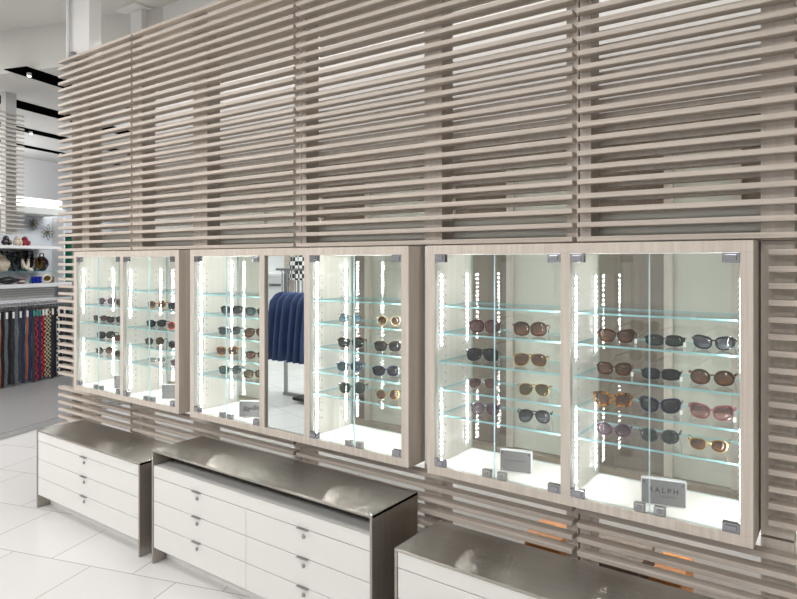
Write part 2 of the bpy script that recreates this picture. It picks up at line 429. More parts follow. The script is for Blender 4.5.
LB = [(xb+.034, xb+.034+W, 'door'), (-2.254, -1.996, 'mirror'), (-1.962, -1.962+W, 'door')]
cabinet(xb, LB, 1, 'pale oak wall cabinet with a narrow mirror between its two glass bays', -1.425)
cabinet(xc, bays(xc), 2, 'pale oak wall cabinet with two glass-doored bays at the right, nearest the viewer', xc+3*G+2*W)

# ------------------------------------------------------------------ drawer units
def drawer_unit(x0, x1, H, cols, slot, label):
    off = ((x0+x1)/2, 1.96, 0); yf, yb = 1.815, 2.112; th = .011
    t = thing('drawer_unit', off, label, 'drawer unit', group='low drawer units')
    MB().box(x0, x1, yf, yb, H-th, H).build('top', 'steel', t, off, bevel=.001)
    for a, b in ((x0, x0+th), (x1-th, x1)): MB().box(a, b, yf, yb, 0, H-th-.0002).build('side_panel', 'steelv', t, off)
    i0, i1 = x0+th+.0005, x1-th-.0005
    zt = H-th-.0005 if not slot else H-.078
    mb = MB().box(i0, i1, yf+.024, yb, .078, zt-.006)
    if slot: mb.box(i0, i1, yb-.01, yb, zt-.006, H-th-.0005)
    mb.build('carcass', 'lacquer', t, off)
    MB().box(i0, i1, yf+.004 if slot else yf+.003, (yb-.0105) if slot else yf+.0235, zt-.0058, zt).build('deck' if slot else 'top_edge', 'lacquer', t, off)
    MB().box(i0, i1, yf+.003, yf+.0235, zt-.056, zt-.0062).build('top_rail', 'lacquer', t, off, bevel=.001)
    MB().box(i0, i1, yf+.076, yf+.088, 0, .0775).build('plinth', 'lacquer', t, off)
    zd = zt-.059; hh = (zd-.078)/3
    w = (i1-i0)/cols
    for c in range(cols):
        for r in range(3):
            z1 = zd-r*hh; z0 = z1-hh+.0028; a, b = i0+c*w+.001, i0+(c+1)*w-.001
            d = MB().box(a, b, yf+.003, yf+.0235, z0, z1).build('drawer', 'lacquer', t, off, bevel=.001)
            m = (a+b)/2
            mb = MB().box(m-.03, m+.03, yf-.010, yf+.01, z1+.0003, z1+.0022)
            mb.build('handle', 'satin', d, off, label='small steel lip handle')
            mb = MB().lathe([(.0085, 0), (.0085, .004), (.006, .006)], n=12, T=Matrix.Translation((m+.004, yf+.003, z1-.028)) @ Matrix.Rotation(PI/2, 4, 'X'))
            mb.box(m+.0028, m+.0052, yf-.0045, yf-.003, z1-.036, z1-.026)
            mb.build('lock', 'satin', d, off)
    return t
drawer_unit(-4.036, -2.933, .476, 1, False, 'low white drawer unit with steel top, three wide drawers, under left cabinet')
drawer_unit(-2.827, -1.434, .5655, 2, True, 'taller white drawer unit with open slot under its steel top, below the mirror')
drawer_unit(-1.332, -.229, .476, 1, False, 'low white drawer unit with steel top under right cabinet, nearest the viewer')

# ------------------------------------------------------------------ sunglasses
def mcache(f):
    d = {}
    def g(*a):
        if a not in d: d[a] = f(*a)
        return d[a]
    return g
@mcache
def fmat(k):
    if k == 'tort': return spotted('tortoiseshell', (24,15,11), (86,48,25))
    if k == 'amber': return spotted('amber_shell', (52,30,18), (196,128,52))
    if k == 'gold': return plain('gold_wire', (196,160,98), .2, 1)
    if k == 'silver': return plain('silver_wire', (180,180,180), .2, 1)
    rgb = dict(black=(20,20,22), navy=(30,34,60), brown=(64,42,32), burg=(70,32,36), pink=(138,78,86), grey=(84,86,92), purple=(92,64,84),
               clear=(176,170,160), green=(54,66,58), blue=(70,96,120), red=(190,60,50), ivory=(214,196,160))[k]
    return plain('acetate_'+k, rgb, .15, coat=.5)
@mcache
def lmat(k):
    t, b, c = dict(brown=((40,24,18),(112,78,56),.15), dark=((16,17,20),(44,46,50),.1), grey=((32,34,40),(92,96,102),.15), green=((20,28,26),(56,68,60),.12),
        blue=((52,92,124),(120,156,180),.2), red=((52,24,24),(108,66,60),.15), purple=((58,40,52),(118,94,106),.3), olive=((44,40,24),(92,86,58),.2),
        teal=((24,44,48),(70,98,100),.2), pale=((120,116,108),(180,176,166),.5), black=((14,14,16),(34,34,38),.08), rose=((70,46,44),(140,106,96),.2))[k]
    return lens_mat('lens_'+k, t, b, c)
def outline(shape, w, h, side, n=32):
    """lens outline in x/z, centred, side = -1 left, +1 right (outer side)"""
    out = []
    for i in range(n):
        th = 2*PI*i/n; c, s_ = math.cos(th), math.sin(th)
        e = dict(round=2.0, oval=2.1, wayfarer=3.0, cat=2.6, aviator=2.3, wrap=3.2, square=2.5, shield=2.6, club=2.4)[shape]
        x = w/2*math.copysign(abs(c)**(2/e), c); z = h/2*math.copysign(abs(s_)**(2/e), s_)
        o = x*side/(w/2)      # -1 inner .. +1 outer
        if shape == 'wayfarer': x *= 1+.10*z/(h/2); z += .05*h*o*(z > 0)
        elif shape == 'cat': x *= 1+.10*z/(h/2); z += .16*h*max(o, -.2)*(1 if z > 0 else .35)
        elif shape in ('aviator', 'shield'):
            x += side*w*.07*(-z/(h/2))*.6; x *= 1+.12*z/(h/2); z -= .06*h*o*(z < 0)
        elif shape == 'wrap': z *= 1-.05*o
        elif shape == 'club': x *= 1+.06*z/(h/2)
        out.append((x, z))
    return out
DIM = dict(round=(.041,.040), oval=(.047,.038), wayfarer=(.045,.036), cat=(.048,.037), aviator=(.048,.043), wrap=(.049,.029), square=(.052,.044), shield=(.051,.042), club=(.044,.034))
def sunglasses(x, y, z, width, shape, fr, ln, rim, label, group, tagc=None, yaw=None, lenstilt=0):
    f = width/.119; w, h = DIM[shape][0]*f, DIM[shape][1]*f; rim *= f*1.3
    if yaw is None: yaw = math.atan2(-x, y)*.82
    t = thing('sunglasses', (x, y, z), label, 'sunglasses', yaw, group)
    gap = .5*(.119*f-2*w)*.55; cx = w/2+gap; zc = h/2+rim+.0006
    def bow(px): return .9*px*px/ (f*1.0) * 2.2         # the front wraps back a little
    front = MB()
    for sd in (-1, 1):
        o = outline(shape, w, h, sd); n = len(o)
        def P2(k, g, dy):
            a = o[k]; L_ = math.hypot(*a); gx = a[0]+a[0]/L_*g; gz = a[1]+a[1]/L_*g*(1.25 if (fr not in ('gold','silver') and a[1] > 0) else 1)
            X = sd*cx+gx
            return front.bm.verts.new((X, bow(X)+dy, zc+gz))
        rings = [[P2(k, -.0005, -.0012) for k in range(n)], [P2(k, rim, -.0012) for k in range(n)], [P2(k, rim, .0022) for k in range(n)], [P2(k, -.0005, .0022) for k in range(n)]]
        for i in range(4):
            A, B = rings[i], rings[(i+1) % 4]
            for k in range(n): front.bm.faces.new((A[k], A[(k+1) % n], B[(k+1) % n], B[k]))
        # end piece towards the hinge
        ex = sd*(cx+w/2+rim*.3); zt = zc+h*.30
        front.box(min(ex, ex+sd*.006*f), max(ex, ex+sd*.006*f), bow(ex)-.001, bow(ex)+.006, zt-.003, zt+.003)
    zb = zc+h*.18; br = max(.0012, min(rim*.9, .0026)); gi = cx-w/2
    pts = [(-gi-.001, bow(gi), zb-.002), (-gi*.4, -.001, zb+.001), (gi*.4, -.001, zb+.001), (gi+.001, bow(gi), zb-.002)]
    front.tube(pts, br, 6)
    if shape in ('aviator', 'shield'): front.tube([(-gi-.006, 0, zc+h*.42), (0, -.001, zc+h*.45), (gi+.006, 0, zc+h*.42)], br*.9, 6)
    front.build('frame_front', fmat(fr), t, smooth=False)
    for sd in (-1, 1):
        o = outline(shape, w, h, sd); m = MB(); bm = m.bm
        cs = [bm.verts.new((sd*cx+a*.55, bow(sd*cx+a*.55)-.0018, zc+b*.55)) for a, b in o]
        es = [bm.verts.new((sd*cx+a, bow(sd*cx+a)+.0002, zc+b)) for a, b in o]
        bk = [bm.verts.new((sd*cx+a, bow(sd*cx+a)+.0014, zc+b)) for a, b in o]
        n = len(o); c0 = bm.verts.new((sd*cx, bow(cx)-.0026, zc))
        for k in range(n):
            k2 = (k+1) % n
            bm.faces.new((c0, cs[k], cs[k2])); bm.faces.new((cs[k], es[k], es[k2], cs[k2])); bm.faces.new((es[k], bk[k], bk[k2], es[k2]))
        bm.faces.new(bk)
        m.build('lens', lmat(ln), t, smooth=True)
        ex = sd*(cx+w/2+rim*.3+.0045*f); zt = zc+h*.30; y0 = bow(ex)+.0055
        tw = .0012 if fr in ('gold', 'silver') else .0022; tl = .118*f
        pts = [(ex, y0, zt), (ex+sd*.004*f, y0+tl*.35, zt-.005), (ex+sd*.003*f, y0+tl*.72, zt*.72), (ex-sd*.001*f, y0+tl*.9, zt*.42), (ex-sd*.004*f, y0+tl, .0026)]
        tm = MB()
        rings = []
        for i, pnt in enumerate(pts):
            hh = tw*(1.6 if i < 2 else 1.15); px, py, pz = pnt
            rings.append([(px-tw*.5, py, pz-hh), (px+tw*.5, py, pz-hh), (px+tw*.5, py, pz+hh), (px-tw*.5, py, pz+hh)])
        tm.loops(rings); tm.build('temple', fmat(fr), t)
    if tagc:
        MB().box(cx+w/2+.002, cx+w/2+.010, -.004, -.0032, .001, .016).build('price_tag', 'tag_white', t)
    return t
ROW = ('second', 'third', 'fourth', 'lowest')
BAY = dict(A1='leftmost bay', A2='second bay from left', B1='bay left of the mirror', B3='bay right of the mirror', C='second bay from right', D='rightmost bay')
FW = dict(tort='tortoiseshell', amber='amber-topped', gold='gold wire', silver='silver wire', burg='burgundy', ivory='ivory')
LW = dict(pale='pale-grey', rose='rose-brown')
SW = dict(shield='pilot', aviator='aviator', cat='cat-eye', wrap='narrow wraparound', club='browline', square='oversized', wayfarer='square', round='round', oval='oval')
G_ = {}
# bay -> four shelves -> (x, width, shape, frame, lens, rim, tag)
G_['D'] = [[(-.647,.117,'cat','tort','brown',.0030,1),(-.495,.114,'wrap','black','green',.0032,1),(-.352,.117,'cat','black','grey',.0022,0)],
           [(-.655,.112,'wayfarer','tort','brown',.0032,1),(-.506,.115,'wrap','black','dark',.0034,1),(-.356,.127,'oval','brown','brown',.0022,0)],
           [(-.660,.124,'wayfarer','amber','brown',.0034,0),(-.509,.122,'cat','navy','dark',.0034,1),(-.358,.124,'cat','pink','rose',.0026,1)],
           [(-.657,.112,'oval','purple','purple',.0022,0),(-.510,.119,'oval','grey','green',.0026,0),(-.366,.114,'club','gold','brown',.0016,0)]]
G_['C'] = [[(-1.144,.112,'square','burg','red',.0028,0),(-.958,.118,'square','brown','brown',.0028,0)],
           [(-1.153,.120,'shield','black','dark',.0026,0),(-.958,.118,'shield','gold','brown',.0018,0)],
           [(-1.153,.108,'aviator','silver','red',.0016,1),(-.943,.112,'aviator','gold','olive',.0016,0)],
           [(-1.141,.110,'aviator','purple','purple',.0018,1),(-.942,.116,'aviator','black','grey',.0018,0)]]
G_['B3'] = [[(-1.813,.112,'round','gold','blue',.0018,0),(-1.600,.110,'round','ivory','brown',.0020,0)],
            [(-1.811,.118,'wayfarer','tort','green',.0028,0),(-1.605,.119,'wayfarer','brown','dark',.0026,0)],
            [(-1.819,.116,'club','blue','teal',.0030,0),(-1.615,.119,'club','navy','dark',.0034,0)],
            [(-1.804,.122,'round','green','green',.0030,0),(-1.607,.108,'round','gold','brown',.0018,0)]]
G_['B1'] = [[(-2.620,.110,'wayfarer','black','grey',.0030,0),(-2.428,.112,'wayfarer','black','teal',.0030,0)],
            [(-2.637,.116,'wayfarer','grey','grey',.0026,0),(-2.436,.112,'aviator','brown','brown',.0026,0)],
            [(-2.652,.113,'wayfarer','amber','brown',.0030,0),(-2.428,.112,'club','brown','brown',.0026,0)],
            [(-2.632,.114,'wayfarer','green','teal',.0030,0),(-2.445,.112,'wayfarer','tort','olive',.0028,0)]]
G_['A1'] = [[(-3.825,.106,'round','purple','purple',.0026,0),(-3.622,.104,'round','burg','dark',.0026,0)],
            [(-3.905,.100,'wayfarer','brown','brown',.0028,0,.42),(-3.724,.106,'wayfarer','black','dark',.0030,0)],
            [(-3.831,.104,'square','black','black',.0028,0),(-3.640,.100,'wayfarer','tort','brown',.0028,0)],
            [(-3.849,.108,'round','brown','rose',.0026,0),(-3.640,.100,'round','tort','dark',.0026,0)]]
G_['A2'] = [[(-3.281,.106,'round','amber','brown',.0032,0),(-3.088,.102,'round','navy','dark',.0030,0)],
            [(-3.286,.110,'wayfarer','black','dark',.0034,0),(-3.095,.102,'round','red','brown',.0032,0)],
            [(-3.305,.112,'round','tort','olive',.0026,0),(-3.088,.102,'round','grey','dark',.0030,0)],
            [(-3.281,.100,'wrap','clear','pale',.0016,0),(-3.068,.096,'oval','purple','purple',.0024,0)]]
for bay, rows_ in G_.items():
    for r, row in enumerate(rows_):
        for i, (x, wd, sh, fr, ln, rim, tg, *yw) in enumerate(row):
            pos = ('left', 'middle', 'right')[i] if len(row) == 3 else ('left', 'right')[i]
            lab = '%s %s sunglasses, %s lenses, %s on %s shelf of %s' % (FW.get(fr, fr), SW[sh], LW.get(ln, ln), pos, ROW[r], BAY[bay])
            sunglasses(x, 2.14, SHELF[r+1]+.0002, wd*1.02, sh, fr, ln, rim, lab, 'sunglasses in the wall cabinets', tg, yw[0] if yw else None)

# ------------------------------------------------------------------ plaques
def plaque(x, y, w, h, rz, label, kind):
    t = thing('sign_plaque', (x, y, O0+.0002), label, 'sign', rz, 'brand plaques on cabinet floors')
    MB().box(-w/2, w/2, 0, .022, 0, h).build('acrylic_block', 'acrylic', t, bevel=.001)
    MB().box(-w/2+.003, w/2-.003, -.0022, -.0002, .003, h-.003).build('face_plate', 'plate', t)
    for sx in (-1, 1):
        for z in (.011, h-.011):
            MB().lathe([(.0035, 0), (.0035, .0015)], n=10, T=Matrix.Translation((sx*(w/2-.010), -.0023, z)) @ Matrix.Rotation(PI/2, 4, 'X')).build('screw', 'chrome', t)
    if kind == 'ralph':
        text_mesh('RALPH', .023, 'letter', t, 'lettering', (0, -.0026, h*.58), space=1.45)
        text_mesh('LAUREN', .0075, 'letter', t, 'lettering', (.012, -.0026, h*.36), space=1.9)
    elif kind == 'script':
        text_mesh('Ray-Ban', .033, 'letter', t, 'lettering', (0, -.0026, h*.55), shear=.5, space=.85).rotation_euler = (PI/2, R(-8), 0)
    elif kind == 'ring':
        k = MB(); k.tube([(.02*math.cos(a*PI/8), -.003, h*.52+.015*math.sin(a*PI/8)) for a in range(16)], .0022, 6, closed=True)
        k.tube([(-.012, -.003, h*.52), (0, -.003, h*.62), (.012, -.003, h*.52), (0, -.003, h*.42)], .0018, 6, closed=True)
        k.build('emblem', 'letter', t)
    elif kind == 'line':
        k = MB(); k.box(-w*.33, w*.33, -.003, -.0023, h*.53, h*.545); k.build('engraved_line', 'letter', t)
    return t
plaque(-.497, 2.135, .135, .083, R(13), 'grey plaque on the floor of the rightmost bay', 'ralph')
plaque(-1.02, 2.150, .118, .080, R(14), 'small grey framed plaque on the floor of second bay from right', 'line')
plaque(-2.455, 2.13, .125, .082, R(34), 'grey plaque with script lettering in bay left of the mirror', 'script')
plaque(-3.645, 2.15, .12, .082, R(40), 'grey plaque with a dark emblem on the leftmost bay floor', 'ring')
plaque(-3.135, 2.16, .15, .082, R(38), 'grey plaque with faint engraving in second bay from left', 'line')

# ------------------------------------------------------------------ accessories wall at far left
TH = R(107.5); P0 = Vector((-7.86, 3.14, 0)); TW = Matrix.Translation(P0) @ Matrix.Rotation(TH, 4, 'Z')
def Wp(x, y, z): v = TW @ Vector((x, y, z)); return (v.x, v.y, v.z)
def wthing(name, x, y, z, label, cat, group=None): return thing(name, Wp(x, y, z), label, cat, TH, group)
t = wthing('accessory_wall_unit', 0, 0, 0, 'white accessory display wall with shelves, belt rail and steel-topped plinth', 'display unit')
A0, A1_ = -1.6, 1.9
MB().box(A0, A1_, -1.7, .45, 0, .045).build('plinth', 'paint', t)
MB().box(A0, A1_, -1.72, .2, .0452, .06).build('steel_deck', plain('satin_steel_deck', (176,176,176), .3, .3), t, label='brushed steel platform')
MB().box(A0, A1_, .2, .24, .0602, 2.14).build('back_panel', 'niche', t)
MB().box(A0, A1_, -.13, .1995, 1.19, 1.235).build('counter', 'paint', t, bevel=.004)
MB().box(A0, .75, 0, .1995, 1.05, 1.187).build('ribbed_apron', 'wallgrey', t)
mb = MB()
for z in (1.07, 1.098, 1.126, 1.154): mb.box(A0, .72, -.012, -.0002, z, z+.014)
mb.build('apron_ribs', 'paint', t)
MB().box(A0, .70, -.16, .1995, 1.645, 1.68).build('upper_shelf', 'paint', t, bevel=.003)
MB().box(A0, .76, -.16, .1995, 2.06, 2.14).build('soffit', 'wallgrey', t)
MB().box(.90, .92, .02, .1995, 1.2355, 2.06).build('side_panel', 'paint', t)
MB().sheet(A0, .80, -.02, .199, 1.372, 1.38).build('glass_shelf', ['gshelf', 'gedge'], t)
MB().box(A0, .95, .1, .19, 2.1405, 2.27).build('light_cove', emit('cove_light', (1,.98,.95), 3.2), t)
t = wthing('belt_rail', .1, -.04, 1.02, 'chrome belt rail with a row of hooks under the counter', 'rail')
MB().tube([(-1.6, 0, 0), (1.6, 0, 0)], .012).build('rail', 'bright', t)
MB().box(-1.6, 1.6, .02, .06, -.05, .028).build('mounting_plate', 'paint', t)
# sloping riser the belts end on is the deck; the belts themselves
belts = [('orange','tan leather belt'),('black','black leather belt'),('grey','grey woven belt'),('black','black leather belt'),('blackg','charcoal belt'),('grey','grey woven belt'),
  ('greyd','dark grey woven belt'),('navy','navy belt'),('orange','slim orange belt'),('navy','navy belt'),('greyd','dark grey woven belt'),('red','red and black checked belt'),
  ('navy','navy belt'),('red2','broad red and black checked belt'),('bw','black and cream checked belt'),('bw','black and cream checked belt'),('blackg','charcoal belt'),('black','black leather belt'),
  ('bw2','black and white checked belt'),('black','black leather belt'),('greyd','dark grey woven belt'),('black','black leather belt'),('blackg','charcoal belt'),('black','black leather belt')]
BM = dict(orange=plain('orange_leather', (176,92,44), .45), black=plain('black_leather', (20,20,22), .4), grey=checks('grey_weave', (120,126,130), (70,74,80), 60), blackg=plain('charcoal_leather', (44,46,50), .45),
  greyd=checks('dark_weave', (64,70,76), (40,44,50), 60), navy=plain('navy_webbing', (38,44,78), .6), red=checks('red_check', (200,34,50), (30,16,20), 28), red2=checks('red_check_broad', (214,40,56), (60,14,20), 30),
  bw=checks('cream_check', (196,184,150), (22,22,24), 40), bw2=checks('white_check', (220,220,214), (18,18,20), 34))
nth = ('first','second','third','fourth','fifth','sixth','seventh','eighth','ninth','tenth','eleventh','twelfth','thirteenth','fourteenth','fifteenth','sixteenth','seventeenth','eighteenth','nineteenth','twentieth','twenty-first','twenty-second','twenty-third','twenty-fourth')
for i, (k, d) in enumerate(belts):
    x = -.075+i*.0445+random.uniform(-.004, .004); w = .042 if k != 'orange' or i == 0 else .020
    if k == 'red2': w = .048
    t = wthing('belt', x, -.075, .965, '%s, %s from the left on the belt rail' % (d, nth[i]), 'belt', 'belts hanging under the accessory counter')
    bt = .066+random.uniform(0, .05)-.965
    n = 10; prof = []
    mb = MB()
    rings = []
    for j in range(n+1):
        z = -.03+(bt+.03)*j/n; yy = .006*math.sin(j*1.3+i)
        rings.append([(-w/2, yy-.002, z), (w/2, yy-.002, z), (w/2, yy+.002, z), (-w/2, yy+.002, z)])
    mb.loops(rings).build('strap', BM[k], t)
    q = .0185
    MB().tube([(-q, -.004, -.03), (q, -.004, -.03), (q, -.004, .012), (-q, -.004, .012)], .0035, 6, closed=True).build('buckle', 'chrome' if i % 3 else 'dark', t)
    MB().tube([(0, -.004, .012), (0, 0, .04), (0, .028, .062), (0, .05, .058)], .004, 6).build('hook', 'bright', t)
    if i % 2 == 0 or k in ('red', 'red2'):
        MB().box(-.014, .014, -.012, -.0105, -.12, -.045).build('hang_tag', 'tag_teal' if i in (9, 10, 11, 12, 22) else 'tag_white', t)

# jewellery and small goods on the two shelves
def blob(prof, name, m, t, sx=1, sy=1, n=14, dz=0): return MB().lathe(prof, cz=dz, n=n, sx=sx, sy=sy).build(name, m, t, smooth=True)
ivory = plain('ivory_cloth', (206,192,172), .8); plum = plain('plum_satin', (46,24,32), .45); blackm = plain('jet_beads', (26,26,30), .25); rose = plain('rose_fabric', (140,42,54), .7)
teal = plain('gunmetal_beads', (70,82,84), .3, .6); cobalt = plain('cobalt_glass', (30,44,150), .15); emer = plain('emerald_card', (12,110,84), .6); pearl = plain('cream_shell', (222,214,198), .35)
gold = plain('old_gold', (150,120,70), .3, 1); crimson = plain('crimson_beads', (110,34,48), .35); brownc = plain('walnut_cloth', (104,86,70), .7)
CZ = 1.2355; UZ = 1.6805; GZ = 1.3802
t = wthing('draped_bust', .075, .09, GZ, 'ivory pleated jewellery bust at the left end of the glass shelf', 'bust')
mb = MB(); n = 24; rings = []
for z, r in ((0, .055), (.012, .08), (.06, .105), (.10, .11), (.15, .075), (.19, .03), (.205, .012)):
    rings.append([((r*(1+.10*(k % 2)))*math.cos(2*PI*k/n), .6*(r*(1+.10*(k % 2)))*math.sin(2*PI*k/n), z) for k in range(n)])
mb.loops(rings).build('bust_form', ivory, t)
def bead_necklace(x, y, z0, hgt, rad, m, label, beads=14, posts=True):
    t = wthing('necklace_stand', x, y, z0, label, 'necklace', 'necklaces on the glass shelf')
    blob([(.035, 0), (.035, .006), (.008, .012), (.007, hgt), (.05, hgt+.004), (.05, hgt+.012)], 'stand', 'dark', t, n=10)
    mb = MB()
    for k in range(beads):
        a = PI*(k/(beads-1)); xx = -rad*math.cos(a); zz = hgt+.004-.75*hgt*math.sin(a)
        rr = .016+.011*math.sin(a)
        mb.lathe([(.3*rr, -rr), (rr, -.3*rr), (rr, .3*rr), (.3*rr, rr)], xx, -.03, zz, n=8)
    mb.build('beads', m, t)
    return t
bead_necklace(.255, .10, GZ, .17, .04, teal, 'gunmetal bead necklace on a stand beside the ivory bust')
bead_necklace(.355, .06, GZ, .13, .038, pearl, 'pearly bead necklace on a low stand on the glass shelf')
bead_necklace(.45, .11, GZ, .19, .042, blackm, 'jet bead necklace on a tall stand on the glass shelf')
bead_necklace(.54, .06, GZ, .14, .036, gold, 'old gold bead necklace on a stand left of the plum bag')
for x, m, lab in ((.20, blackm, 'small jet bead coil on the glass shelf by the bust'), (.30, teal, 'small gunmetal bead coil on the glass shelf'), (.405, pearl, 'small pearl bead coil between the necklace stands'), (.49, teal, 'gunmetal bead coil in front of the old gold necklace')):
    t = wthing('bead_coil', x, .01, GZ, lab, 'beads', 'bead coils on the glass shelf')
    MB().tube([(.026*math.cos(a*PI/7), .020*math.sin(a*PI/7), .012) for a in range(14)], .012, 6, closed=True).build('lower_coil', m, t)
    MB().tube([(.020*math.cos(a*PI/6), .015*math.sin(a*PI/6), .033) for a in range(12)], .010, 6, closed=True).build('upper_coil', m, t)
bead_necklace(.155, .15, GZ, .22, .035, blackm, 'jet bead necklace on the tallest stand, behind the ivory bust')
bead_necklace(.30, .16, GZ, .21, .036, teal, 'gunmetal bead necklace at the back of the glass shelf')
bead_necklace(.405, .165, GZ, .22, .034, gold, 'old gold bead necklace at the back of the glass shelf')
bead_necklace(.50, .16, GZ, .23, .036, blackm, 'jet bead necklace at the back, left of the plum bag')
t = wthing('rosette_bag', .625, .085, GZ, 'dark plum rosette bag at the right end of the glass shelf', 'bag')
mb = MB(); n = 20; rings = []
for z, r in ((0, .04), (.02, .065), (.07, .075), (.13, .07), (.17, .045), (.18, .015)):
    rings.append([(r*(1+.12*math.sin(3*k+z*40))*math.cos(2*PI*k/n), .7*r*math.sin(2*PI*k/n), z) for k in range(n)])
mb.loops(rings).build('body', plum, t, smooth=True)
mb = MB()
for k in range(4): mb.tube([((.02+.014*k)*math.cos(a*PI/5+k), -.056+.004*k, .09+(.02+.014*k)*math.sin(a*PI/5+k)) for a in range(9)], .009, 6)
mb.build('petals', plum, t)
MB().tube([(-.03, 0, .16), (-.015, 0, .215), (.03, 0, .215), (.04, 0, .16)], .007, 6).build('handle', plum, t)
t = wthing('beaded_pouch', .03, -.08, CZ, 'black beaded pouch lying at the front left of the counter', 'pouch')
mb = MB(); rings = []
for k in range(7):
    x = -.11+.22*k/6; r = .036*math.sin(PI*(k+.6)/7.2)+.008
    rings.append([(x, .06*math.cos(2*PI*a/10), .045+r*math.sin(2*PI*a/10)) for a in range(10)])
mb.loops(rings).build('body', blackm, t, smooth=True)
MB().lathe([(.010, -.012), (.013, 0), (.010, .012)], .0, -.02, .085, n=8).build('clasp', 'chrome', t)
t = wthing('bracelet_stack', .195, -.085, CZ, 'crimson and pearl bracelets stacked beside the black pouch', 'bracelet')
for k in range(3):
    MB().tube([(.032*math.cos(a*PI/8), .032*math.sin(a*PI/8), .011+k*.02) for a in range(16)], .010, 6, closed=True).build('bracelet', (crimson, pearl, crimson)[k], t)
t = wthing('bead_cluster', .405, -.085, CZ, 'cobalt blue glass bead cluster on the front of the counter', 'beads')
mb = MB()
for k in range(9):
    cx, cz = -.045+.045*(k % 3), .018+.024*(k//3)
    mb.lathe([(.008, -.018), (.025, -.007), (.025, .007), (.008, .018)], cx, .008*(k % 2), cz, n=8)
mb.build('beads', cobalt, t)
MB().lathe([(.005, -.016), (.016, 0), (.005, .016)], -.085, 0, .022, n=8).build('green_bead', emer, t, label='green bead')
t = wthing('shell_dish', .555, -.085, CZ, 'oval cream shell dish standing right of the cobalt beads', 'dish')
MB().tube([(.062*math.cos(a*PI/10), .02*math.sin(a*PI/10)*0, .055+.042*math.sin(a*PI/10)) for a in range(20)], .011, 8, closed=True).build('rim', pearl, t, smooth=True)
MB().lathe([(.005, 0), (.04, .003), (.055, .008)], n=16, sy=.7, T=Matrix.Translation((0, .012, .055)) @ Matrix.Rotation(PI/2, 4, 'X')).build('bowl', gold, t)
t = wthing('brown_clutch', .65, -.03, CZ, 'small brown clutch on the counter below the plum rosette bag', 'bag')
MB().box(-.03, .045, -.03, .03, 0, .075).build('body', brownc, t, bevel=.012); MB().box(-.02, .02, -.034, -.03, .05, .06).build('clasp', gold, t)
for x, m, lab in ((.06, plum, 'plum fabric bloom on the upper shelf at left'), (.205, ivory, 'ivory fabric bloom at the middle of the upper shelf'), (.305, rose, 'red rose bloom at the right of the upper-shelf blooms')):
    t = wthing('fabric_bloom', x, -.04, UZ, lab, 'ornament', 'fabric blooms on the upper shelf')
    for k, (dx, dz, r) in enumerate(((-.035, .036, .036), (.028, .034, .034), (0, .078, .034))):
        MB().lathe([(.2*r, -r), (.8*r, -.6*r), (r, 0), (.8*r, .6*r), (.25*r, r)], dx, .012*k, dz, n=9).build('flower', m, t)
for x, z, lab in ((.582, 1.955, 'smaller wire starburst ornament on the white back panel'), (.80, 1.865, 'larger wire starburst ornament, right of the smaller one')):
    t = wthing('starburst_ornament', x, .185, z, lab, 'ornament', 'starburst ornaments')
    rad = .075 if x < .7 else .10; petals = MB()
    for k in range(8):
        a = k*PI/4; d = Vector((math.cos(a), 0, math.sin(a))); nrm = Vector((-math.sin(a), 0, math.cos(a)))
        petals.tube([d*.02+Vector((0,-.02,0)), d*rad*.6+nrm*rad*.2+Vector((0,-.02,0)), d*rad+Vector((0,-.02,0)), d*rad*.6-nrm*rad*.2+Vector((0,-.02,0))], .004, 5, closed=True)
    petals.build('petals', teal, t)
    MB().lathe([(.018, 0), (.018, .03), (.010, .036)], n=10, T=Matrix.Rotation(PI/2, 4, 'X')).build('centre', gold, t)
t = wthing('green_box', 1.05, .06, CZ, 'tall emerald green box past the right end of the shelves', 'box')
MB().box(-.038, .038, -.05, .05, 0, .56).build('carton', emer, t); MB().box(-.038, .038, -.05, .05, .5605, .63).build('lid', plain('dark_navy_lid', (24,28,48), .5), t)
# far wall of the store and what hangs from its ceiling
mb = MB(); mb.box(-3, 4, 1.7, 1.8, 0, 3.0495, T=TW); struct('wall_far', mb, 'paint')
def hang_screen():
    x0, x1, y = -1.3, .07, 0
    base = Vector((-6.302, 2.66, 1.755))
    t = thing('hanging_slat_screen', base, 'small pale slat screen hung from the ceiling at the left edge', 'slat screen', TH)
    mb = MB(); z = 0
    while z < 1.12: mb.box(x0, x1, -.012, .012, z, z+.013); z += .0405
    mb.build('slats', 'post', t)
    for xx in (-.05, -1.1): MB().box(xx-.055, xx+.055, .0125, .07, -.005, 1.294).build('hanger_post', 'wallgrey', t)
hang_screen()
# dark lighting slots in the far ceiling, running along the accessory wall
def slot(a, w, ln, back, n, lamps):
    a = Vector(a); mb = MB()
    q = [a, a-e1*w, a-e1*w+e2*ln, a+e2*ln]; q = [v-e2*back if i in (0, 1) else v for i, v in enumerate(q)]
    mb.loops([[Vector((v.x, v.y, 3.044)) for v in q], [Vector((v.x, v.y, 3.0498)) for v in q]])
    struct('trim_%d' % n, mb, 'black')
    for k, (u, lab) in enumerate(lamps):
        c = a-e1*w*.45+e2*u
        t = thing('spotlight', (c.x, c.y, 3.043), lab, 'lamp', group='spotlights in the ceiling slots')
        MB().lathe([(.018, -.03), (.018, -.004), (.006, 0)], n=12).build('housing', 'paint', t)
        MB().lathe([(.014, -.033), (.014, -.0305)], n=12).build('lens', emit('spot_lens%d%d' % (n, k), (1,.95,.85), 12), t)
slot((-5.33*1.0, 2.32*1.0, 0), .24, 2.2, 0, 12, [(.12, 'white spotlight in the nearest ceiling slot')])
slot((-6.46*1.0, 2.58*1.0, 0), .27, 3, 1.0, 13, [])
slot((-7.77*1.0, 3.29*1.0, 0), .2, 3, 1.0, 14, [(.25, 'white spotlight in the third ceiling slot from front')])
